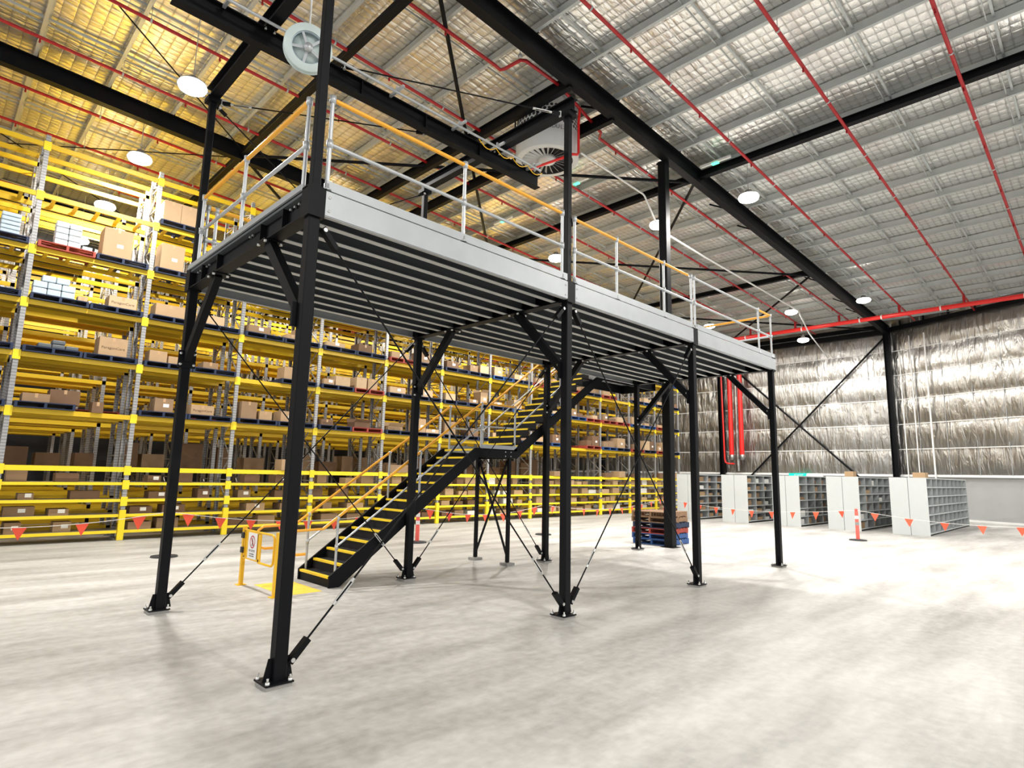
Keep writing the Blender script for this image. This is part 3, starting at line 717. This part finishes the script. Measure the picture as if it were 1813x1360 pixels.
# ------------------------------------------------------------------ pallet racking
PITCH = 2.525; X0 = -3.635; LV = [1.78, 3.12, 4.45, 5.73, 7.05, 8.43, 9.73]; SV = [.22, .62, 1.0, 1.42]
YF = 12.65; DEP = .85
def frame_mesh(ht, dep, name, mat=None):
    m = MB()
    for y in (0, dep):
        s = 1 if y == 0 else -1
        m.extrude([(-.05,0),(.05,0),(.05,.07),(.038,.07),(.038,.012),(-.038,.012),(-.038,.07),(-.05,.07)], (0, y, 0), (0, y, ht), up=(0,s,0))
        m.box(-.08, .08, y-.06, y+.06, 0, .01)
    z = .3; k = 0
    while z < ht-.3:
        z2 = min(z+.62, ht-.2)
        m.bar((0, .04, z), (0, dep-.04, z), .03, .03)
        m.bar((.012 if k % 2 else -.012, .04 if k % 2 else dep-.04, z), (.012 if k % 2 else -.012, dep-.04 if k % 2 else .04, z2), .03, .03); z = z2; k += 1
    return m
def racks():
    fm = frame_mesh(10.0, DEP, 'f'); proto = {}
    def cp(name, key, make, mat, parent, loc, lab=None):
        if key not in proto:
            o = make().build(name, mat); proto[key] = o.data; bpy.data.objects.remove(o)
        o = bpy.data.objects.new(name, proto[key]); C.objects.link(o); o.parent = parent; o.location = loc
        if lab: o['label'] = lab
        return o
    L = PITCH-.10
    conn = lambda: MB().box(-.075, .075, -.022, -.002, -.14, .09)
    beam = lambda: MB().box(.078, PITCH-.078, -.0, .05, -.06, .06)
    sbeam = lambda: MB().box(.078, PITCH-.078, -.0, .04, -.035, .035)
    def deck():
        m = MB()
        for i in range(5): m.box(.09, PITCH-.09, .06+i*.15, .17+i*.15, .03, .055)
        return m
    sup = lambda: MB().box(-.04, .04, .05, DEP-.05, -.0, .05)
    shelf = lambda: MB().box(.09, PITCH-.09, .04, DEP-.04, .015, .035)
    for b in range(13):
        x = X0+PITCH*b
        T = thing('pallet_rack_bay', (x, YF, 0), f'{ORD[b+1]} bay of yellow beamed pallet racking in the front row, counted from the left', 'pallet rack', 'front row rack bays')
        for k in ((0, 1) if b == 12 else (0,)):
            fo = cp('upright_frame', 'frame', lambda: fm, M['upright'], T, (PITCH*k, 0, 0))
            cp('post_guard', 'guard', lambda: MB().prism([(-.07,-.03,0),(.07,-.03,0),(.07,.06,0),(-.07,.06,0)], (0,0,.76)), M['yellowcliplit'], fo, (0, -.005, 0), 'yellow post guard')
            for z in LV+SV[2:]: cp('beam_connector', 'conn', conn, M['yellowcliplit'], fo, (0, 0, z), 'yellow beam connector')
        for z in LV:
            for y in (0, DEP-.05): cp('beam', 'beamlow' if z < 2 else 'beam', beam, M['yellowcliplit' if z < 2 else 'yellow'], T, (0, y, z))  # low beams take the lit yellow, upper beams the shaded one
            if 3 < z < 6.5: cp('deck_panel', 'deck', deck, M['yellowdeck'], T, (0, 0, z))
            elif z > 6.5 and z < 9: [cp('pallet_support', 'sup', sup, M['yellow'], T, (.3+i*.47, 0, z)) for i in range(5)]
        for z in SV:
            for y in (0, DEP-.04): cp('shelf_beam', 'sbeam', sbeam, M['yellowcliplit'], T, (0, y, z))
            cp('shelf_board', 'shelf', shelf, M['rackboard'], T, (0, 0, z))
    rows = [(14.05, 'second row of yellow pallet racking, back to back behind the front row'), (16.9, 'third row of yellow pallet racking, across the aisle behind'), (18.3, 'fourth row of yellow pallet racking, back to back with the third'), (21.2, 'fifth row of yellow pallet racking, across the second aisle'), (22.6, 'sixth row of yellow pallet racking, back to back with the fifth'), (25.5, 'last row of yellow pallet racking, farthest from the platform')]
    for y, lab in rows:
        T = thing('pallet_rack_row', (X0, y, 0), lab, 'pallet rack', 'rear rack rows')
        for b in range(14): cp('upright_frame', 'frame', lambda: fm, M['upright'], T, (PITCH*b, 0, 0))
        for z in LV+[.22, .62, 1.0]:
            m = MB()
            for yy in (0, DEP-.05): m.box(.05, PITCH*13-.05, yy, yy+.05, z-.06, z+.06)
            if 3 < z < 6: m.box(.05, PITCH*13-.05, .05, DEP-.05, z+.03, z+.05)
            o = m.build('beam_run', M['yellow']); o.parent = T
    # far side of the racking: dark service pallets line seen between rows is cartons on the second row
racks()

# ------------------------------------------------------------------ pallets and cartons
def pallet_mesh():
    m = MB(); s = .582
    for i in range(7):
        x = -s+.005+i*.1925; m.box(x, min(s, x+.135), -s, s, .125, .15) if False else None
    top = MB(); bear = MB(); bot = MB()
    for i in range(7): y = -s+i*.172; top.box(-s, s, y, min(s, y+.13), .128, .15)
    for i in range(3): x = -s+i*(s-.0275); bear.box(x, x+.055, -s, s, .022, .128)
    for i in range(3): y = -s+i*(s-.06); bot.box(-s, s, y, y+.12, 0, .022)
    return top, bear, bot
PM = {}
def pallet(mat, loc, lab, group=None, rz=0, parts=False):
    if parts:
        t, b, o = pallet_mesh(); T = thing('pallet', loc, lab, 'pallet', group)
        for i, (mm, nm) in enumerate(((t, 'deck_board'), (b, 'bearer'), (o, 'bottom_board'))):
            n = len(mm.v)//8
            for k in range(n):
                q = MB(); q.add(mm.v[k*8:k*8+8], [(0,2,3,1),(4,5,7,6),(0,1,5,4),(2,6,7,3),(0,4,6,2),(1,3,7,5)])
                ob = q.build(nm, M[mat]); ob.parent = T
        T.rotation_euler = (0, 0, rz); return T
    if mat not in PM:
        t, b, o = pallet_mesh(); m = MB()
        for q in (t, b, o): m.add(q.v, q.f)
        ob = m.build('pallet', M[mat]); PM[mat] = ob.data; bpy.data.objects.remove(ob)
    o = bpy.data.objects.new('pallet', PM[mat]); C.objects.link(o); o.location = loc; o.rotation_euler = (0, 0, rz)
    return tag(o, lab, 'pallet', group)
CM = {}
def carton(ci, sx, sy, sz, loc, lab, group=None, rz=0, opened=False, txt=None, patch=False, taped=True, mat=None, name='carton', cat='carton'):
    """sx,sy,sz size; loc = centre of the bottom face"""
    m = mat or CART[ci]
    b = MB(); hx, hy = sx/2, sy/2
    if opened:
        t = .008
        for q in ((-hx,hx,-hy,-hy+t),(-hx,hx,hy-t,hy),(-hx,-hx+t,-hy,hy),(hx-t,hx,-hy,hy)): b.box(*q, 0, sz)
        b.box(-hx, hx, -hy, hy, 0, t)
    else: b.box(-hx, hx, -hy, hy, 0, sz)
    o = b.build(name, m); o.location = loc; o.rotation_euler = (0, 0, rz)
    tag(o, lab, cat, group)
    if opened:
        q = MB().prism([(-hx,-hy,sz),(hx,-hy,sz),(hx,-hy-sy*.3,sz+sy*.18),(-hx,-hy-sy*.3,sz+sy*.18)], (0,0,.006)).build('flap', m); q.parent = o
        q = MB().prism([(-hx,hy,sz),(hx,hy,sz),(hx,hy+sy*.12,sz+sy*.3),(-hx,hy+sy*.12,sz+sy*.3)], (0,0,.006)).build('flap', m); q.parent = o
    elif taped:
        q = MB().box(-.03, .03, -hy-.002, hy+.002, sz-.1, sz+.002).build('tape', M['tape']); q.parent = o
    if patch:
        q = MB().box(-.02, min(.12, hx*.7), -hy-.003, -hy-.001, sz*.35, sz*.35+.09).build('paper_label', M['paper']); q.parent = o
    if txt:
        text_part('lettering', txt, .09, M['print'], o, (0, -hy-.002, sz*.42), (math.pi/2, 0, 0), sx*.82)
    return o
LN = {1.78: 'first', 3.12: 'second', 4.45: 'third', 5.73: 'fourth', 7.05: 'fifth', 8.43: 'sixth'}
def stock():
    rnd = random.Random(11)
    NC = [0]
    def pl(b, z, half, mat):
        x = X0+PITCH*b+(.665 if half == 0 else 1.855)
        col = {'blue': 'dark blue', 'bluebright': 'bright blue', 'redwood': 'red', 'wood': 'bare timber'}[mat]
        pallet(mat, (x, YF+.47, z+.063), f"{col} pallet, {'near' if half == 0 else 'far'} half of {ORD[b+1]} front rack bay, {LN[z]} beam level", 'pallets in the front rack row')
        return x, z+.215
    def ct(b, z, n, ci, x0, x1, h, d=.5, y=None, **k):
        sx = x1-x0; y = y if y is not None else YF-.06+d/2
        lvl = LN[z]; zz = k.pop('zz', z+.215)
        lab = f"{k.pop('adj', '')+' ' if 'adj' in k else ''}{CNAME[ci]} carton, {ORD[n]} along the {lvl} beam level of {ORD[b+1]} front rack bay"
        NC[0] += 1
        return carton(ci, sx, d, h, ((x0+x1)/2, y, zz), lab, 'cartons in the front rack row', **k)
    def packs(name, b, z, lab, cells, mat, x0, wd, ht, dep=.35):
        # shrink wrapped stack: a thing whose packs are its parts
        T = thing(name, (x0, YF+.1, z+.215), lab, 'wrapped goods')
        for i, j in cells:
            MB().box(x0+i*(wd+.01), x0+i*(wd+.01)+wd, YF-.06, YF-.06+dep, z+.215+j*ht, z+.215+j*ht+ht-.012).build('pack', M[mat], T, bevel=.02)
    # bays one to three by eye
    pl(0, 7.05, 1, 'blue'); packs('wrapped_stack', 0, 7.05, 'stack of pale wrapped bundles in the first front rack bay', [(0,j) for j in range(5)], 'wrap', -1.75, .36, .105)
    pl(0, 5.73, 1, 'blue'); ct(0, 5.73, 1, 1, -2.25, -1.82, .42); pl(0, 4.45, 1, 'blue'); ct(0, 4.45, 1, 2, -2.1, -1.55, .2); pl(0, 3.12, 1, 'blue'); ct(0, 3.12, 1, 3, -2.1, -1.5, .3)
    pl(1, 7.05, 0, 'redwood'); packs('wrapped_stack', 1, 7.05, 'white wrapped cartons two wide and four high on the red pallet', [(i,j) for i in range(2) for j in range(4)], 'crate', -.72, .26, .155)
    carton(4, .2, .2, .14, (-.02, YF+.2, 7.27), 'white plastic bag beside the white cartons on the red pallet', None, taped=False, mat=M['wrap'], name='plastic_bag', cat='bag')
    pl(1, 7.05, 1, 'blue'); ct(1, 7.05, 1, 0, .27, .92, .76, .6, patch=True, adj='tall')
    pl(1, 5.73, 0, 'blue'); packs('wrapped_stack', 1, 5.73, 'pale blue wrapped packs three wide, fourth level of the second front rack bay', [(0,0),(1,0),(2,0),(0,1),(1,1),(2,1),(.55,2),(1.55,2)], 'wrap', -1.0, .27, .165)
    ct(1, 5.73, 1, 1, -.1, .1, .12, .3)
    pl(1, 5.73, 1, 'blue'); ct(1, 5.73, 2, 1, .55, 1.17, .30, .55, txt='ParagonCare', adj='printed')
    pl(1, 4.45, 0, 'blue'); packs('parts_bundle', 1, 4.45, 'grey plastic parts on the third level pallet of the second rack bay', [(0,0),(1,0),(2,0),(1,1)], 'greybox', -.75, .26, .11)
    pl(1, 4.45, 1, 'blue'); ct(1, 4.45, 1, 0, .46, 1.08, .47, .6, txt='ParagonCare', adj='printed')
    pl(1, 3.12, 0, 'blue'); ct(1, 3.12, 1, 3, -.9, -.38, .2); ct(1, 3.12, 2, 2, -.36, .25, .36, .5, zz=3.338, y=YF+.45); ct(1, 3.12, 3, 2, .48, .72, .27, .4, zz=3.18)
    pl(2, 8.43, 0, 'blue'); ct(2, 8.43, 1, 0, 1.55, 1.98, .58, .55); ct(2, 8.43, 2, 0, 1.99, 2.42, .58, .55)
    pl(2, 7.05, 0, 'blue'); ct(2, 7.05, 1, 0, 1.60, 2.18, .72, .6, patch=True, adj='tall'); pl(2, 7.05, 1, 'blue'); ct(2, 7.05, 2, 1, 3.0, 3.5, .3)
    pl(2, 5.73, 0, 'blue'); ct(2, 5.73, 1, 0, 1.62, 2.35, .33, .55); pl(2, 5.73, 1, 'blue'); ct(2, 5.73, 2, 1, 2.75, 3.4, .26)
    pl(2, 4.45, 0, 'blue'); ct(2, 4.45, 1, 0, 1.60, 2.02, .30, .5); ct(2, 4.45, 2, 0, 2.06, 2.5, .2, .5); pl(2, 4.45, 1, 'blue'); ct(2, 4.45, 3, 3, 2.95, 3.35, .18)
    pl(2, 3.12, 0, 'blue'); ct(2, 3.12, 1, 3, 1.85, 2.3, .36, .5, patch=True); pl(2, 3.12, 1, 'blue'); ct(2, 3.12, 2, 0, 2.75, 3.35, .27, .5, txt='ParagonCare', adj='printed')
    # the other bays
    for b in range(3, 13):
        xb = X0+PITCH*b
        for z in (3.12, 4.45, 5.73, 7.05):
            n = 0
            for half in (0, 1):
                if rnd.random() < .06: continue
                red = rnd.random() < (.12 if b < 8 else .3)
                x, zt = pl(b, z, half, 'redwood' if red else ('blue' if b < 7 or rnd.random() < .6 else 'bluebright'))
                k = rnd.choice((1, 1, 2, 2)); xx = x-.5
                for i in range(k):
                    wd = rnd.uniform(.32, .6) if k == 2 else rnd.uniform(.4, .75); h = rnd.choice((.14, .18, .22, .26, .32, .38, .5)); n += 1
                    if xx+wd > x+.56: break
                    op = rnd.random() < .12 and b < 8
                    ct(b, z, n, rnd.choice((0,0,1,1,3,2) if z > 4 else (0,3,2,1)), xx, xx+wd, h, rnd.uniform(.4,.6), opened=op, patch=rnd.random() < .35, txt='ParagonCare' if (b in (4,5) and z == 3.12 and i == 0 and half == 0) else None, taped=b < 9)
                    xx += wd+rnd.uniform(.02, .14)
        n = 0
        for half in (0, 1):
            if rnd.random() < (.35 if b < 8 else .55):
                n += 1; xx = xb+.3+half*1.2
                ct(b, 1.78, n, rnd.choice((2,3,0)), xx, xx+rnd.uniform(.4,.9), rnd.uniform(.18,.35), .5, zz=1.846, taped=False)
    # shelves at floor level: hand picked stock
    SNAME = ['lowest', 'second lowest', 'third', 'topmost']
    for b in range(0, 13):
        xb = X0+PITCH*b
        for si, z in enumerate(SV):
            xx = xb+.12+rnd.uniform(0, .5); n = 0
            mx = 2 if b < 4 else 3
            while xx < xb+2.3 and n < mx:
                wd = rnd.uniform(.28, .62); h = rnd.uniform(.14, .27)
                if xx+wd > xb+2.42: break
                n += 1; ci = rnd.choice((2,2,3,3,0) if b < 6 else (0,3,1,0,4,2))
                carton(ci, wd, rnd.uniform(.35,.6), h, (xx+wd/2, YF+.38, z+.039), f'{CNAME[ci]} carton, {ORD[n]} on the {SNAME[si]} low shelf of {ORD[b+1]} front rack bay', 'cartons on the low rack shelves', taped=False, patch=b in (1,2,3) and rnd.random() < .5)
                NC[0] += 1
                xx += wd+rnd.uniform(.05, .75 if b < 6 else .35)
    # second row: goods seen through the front row
    for b in range(0, 11):
        for z in (3.12, 4.45, 5.73, 7.05):
            for half in (0, 1):
                if rnd.random() < .25: continue
                x = X0+PITCH*b+(.66 if half == 0 else 1.87)
                mt = rnd.choice(('blue', 'blue', 'redwood'))
                pallet(mt, (x, 14.5, z+.064), f"{'dark blue' if mt == 'blue' else 'red'} pallet, {'near' if half == 0 else 'far'} half of {ORD[b+1]} bay in the second rack row, {LN[z]} level", 'pallets in the second rack row')
    for b in range(0, 9):
        xb = X0+PITCH*b; xx = xb+.15; n = 0
        while xx < xb+1.9:
            wd = rnd.uniform(.35, .75); h = rnd.uniform(.3, .75); n += 1; ci = rnd.choice((2,2,3))
            carton(ci, wd, .6, h, (xx+wd/2, 14.5, 1.85), f'{CNAME[ci]} carton, {ORD[n]} on the first level of {ORD[b+1]} bay in the second rack row', 'cartons in the second rack row', taped=False)
            xx += wd+rnd.uniform(.05, .5)
stock()

# ------------------------------------------------------------------ grey shelving blocks
def shelving():
    rnd = random.Random(5)
    ys = [(-.5, .67), (1.7, 2.86), (3.9, 5.0), (6.07, 7.25), (8.35, 9.48)]
    labs = ['grey pigeonhole shelving block closest to the splayed wall, empty with ten bays showing', 'grey pigeonhole shelving block behind the red bollard, second from the splayed wall', 'grey pigeonhole shelving block in the middle of the five',
            'grey pigeonhole shelving block, fourth from the splayed wall, packed with white papers', 'grey pigeonhole shelving block next to the end of the racking']
    names = ['first', 'second', 'third', 'fourth', 'fifth']
    zt = 2.06; x0, x1 = 23.4, 31.4; nb = 9; nr = 6
    for u, (ya, yb) in enumerate(ys):
        T = thing('shelving_unit', (x0, (ya+yb)/2, 0), labs[u], 'shelving', 'grey shelving blocks')
        ym = (ya+yb)/2
        for x in (x0, x1):
            for p, q in ((ya, ym-.01), (ym+.01, yb)): MB().box(x-.012, x+.012, p, q, 0, zt).build('end_panel', M['shelfgrey'], T)
        MB().box(x0+.012, x1-.012, ym-.008, ym+.008, .02, zt).build('back_panel', M['shelfin'], T)
        for j in range(nr+1):
            z = .08+(zt-.10)*j/nr
            MB().box(x0+.012, x1-.012, ya, ym-.008, z-.012, z+.012).build('shelf', M['shelfin'], T)
            MB().box(x0+.012, x1-.012, ya-.004, ya, z-.02, z+.02).build('shelf_edge', M['shelfgrey'], T)
        MB().box(x0+.012, x1-.012, ym+.008, yb, zt-.02, zt).build('top_panel', M['shelfgrey'], T)
        for i in range(1, nb):
            x = x0+(x1-x0)*i/nb; MB().box(x-.008, x+.008, ya, ym-.008, .08, zt-.02).build('divider', M['shelfin'], T)
        # contents in the openings that show
        if u == 0: continue
        for i in range(4 if u < 3 else 3):
            for j in range(nr):
                if rnd.random() < (.55 if u == 1 else .35 if u == 2 else .12 if u == 3 else .35): continue
                xw = (x1-x0)/nb; xa = x0+xw*i+.06; z = .08+(zt-.10)*j/nr+.012
                ci = rnd.choice((4,4,0,3)) if u == 3 else rnd.choice((4,0,3,2))
                wd = rnd.uniform(.2, .55); h = rnd.uniform(.1, .24)
                carton(ci, wd, .3, h, (xa+wd/2+rnd.uniform(0, .15), ya+.2, z+.004), f'{CNAME[ci]} box in the {names[u]} shelving block, {ORD[i+1]} column, {ORD[j+1]} shelf up', 'boxes in the grey shelving', taped=False)
    carton(0, .42, .32, .22, (24.6, 2.3, zt), 'tan carton lying on top of the second shelving block', None)
    T = carton(0, .5, .4, .2, (24.6, -.1, zt), 'brown carton lying on top of the shelving block closest to the splayed wall', None)
    carton(4, .12, .12, .14, (24.95, -.2, zt), 'white cup beside the carton on top of the end shelving block', None, taped=False, name='paper_cup', cat='cup')
shelving()

# ------------------------------------------------------------------ pallet stack, bollards, bunting
def floor_things():
    cx, cy = 13.02, 4.1; z = 0
    info = [('bluebright', 'bright blue pallet at the bottom of the stack behind the interior column'), ('bluebright', 'bright blue pallet, second from the floor in the stack behind the column'),
            ('redwood', 'red pallet in the middle of the stack behind the column'), ('blue', 'dark blue pallet fourth from the floor in the stack behind the column'),
            ('wood', 'bare timber pallet near the top of the stack behind the column'), ('wood', 'bare timber pallet topmost of the stack behind the column')]
    for i, (mt, lab) in enumerate(info):
        pallet(mt, (cx+random.uniform(-.03,.03), cy+random.uniform(-.03,.03), z), lab, 'pallets stacked behind the interior column', rz=math.pi/2+.06+random.uniform(-.03,.03), parts=True); z += .152
    pallet('bluebright', (24.3, 9.9+.6, 0), 'bright blue pallet under the brown sacks beside the end shelving block', None, parts=True)
    for i, (x, y) in enumerate(((24.1, 10.2), (24.35, 10.75))):
        o = MB().lathe((x, y, .152), [(0,0),(.24,0),(.27,.08),(.26,.24),(.18,.32),(.05,.35),(0,.36)], 16).build('sack', M['sack']); tag(o, ['brown sack on the blue pallet, closer to the shelving', 'brown sack on the blue pallet, closer to the racking'][i], 'sack')
    bl = [((1.45, 8.9), .95, 'red plastic bollard behind the gantry end column, closest to the racking'), ((7.32, 8.07), .95, 'red and white bollard seen beside the middle rear column'), ((11.87, 7.62), .95, 'bollard mostly hidden behind the third rear column'),
          ((23.0, 9.95), .95, 'red and white bollard seen past the interior column at the shelving'), ((19.28, .70), .98, 'red bollard on black base standing alone before the grey shelving')]
    tops = []
    for (x, y), h, lab in bl:
        T = thing('bollard', (x, y, 0), lab, 'bollard', 'bunting bollards')
        MB().lathe((x, y, 0), [(0,.05),(.08,.05),(.12,.045),(.25,.03),(.26,0)], 20).build('base', M['rubber'], T)
        MB().lathe((x, y, .03), [(.055,0),(.05,h-.1),(.035,h-.06),(.045,h-.05),(.045,h-.01),(0,h)], 16).build('post', M['bollard'], T)
        for z in (.48, .68): MB().lathe((x, y, z), [(.0535,0),(.053,.1)], 16).build('reflective_band', M['white'] if 'white' in lab or z > .5 else M['housing'], T)
        tops.append(Vector((x, y, h)))
    def bunting(a, b, n, sag, lab, off=.5):
        a = Vector(a); b = Vector(b); e = (b-a).normalized()*.06; a = a+e-Vector((0,0,.03)); b = b-e-Vector((0,0,.03)); T = thing('flag_bunting', tuple((a+b)/2), lab, 'bunting', 'orange flag bunting')
        P = lambda t: a.lerp(b, t)-Vector((0,0,sag*4*t*(1-t)))
        MB().tube([P(i/14) for i in range(15)], .006, 5).build('cord', M['cord'], T)
        d = (b-a); d.z = 0; d.normalize(); nrm = Vector((-d.y, d.x, 0))
        for i in range(n):
            p = P((i+off)/n); sw = random.uniform(-.06, .06); s = random.uniform(.9, 1.1)
            MB().prism([p-d*.12*s, p+d*.12*s, p+Vector((0,0,-.25*s))+nrm*sw], nrm*.003).build('flag', M['flag'], T)
    bunting((-3.4, 9.2, .95), tops[0], 5, .22, 'orange triangle bunting from the left edge to the bollard behind the end column')
    bunting(tops[0], tops[1], 9, .26, 'orange triangle bunting between the end column and the middle rear column')
    bunting(tops[1], tops[2], 7, .24, 'orange triangle bunting behind the stair landing legs')
    bunting(tops[2], tops[3], 10, .3, 'orange triangle bunting in front of the far rack bays beside the pallet stack')
    bunting(tops[3], tops[4], 10, .28, 'orange triangle bunting across the front of the grey shelving blocks')
    bunting(tops[4], (21.0, -5.5, .9), 7, .26, 'orange triangle bunting from the lone bollard toward the splayed wall')
floor_things()
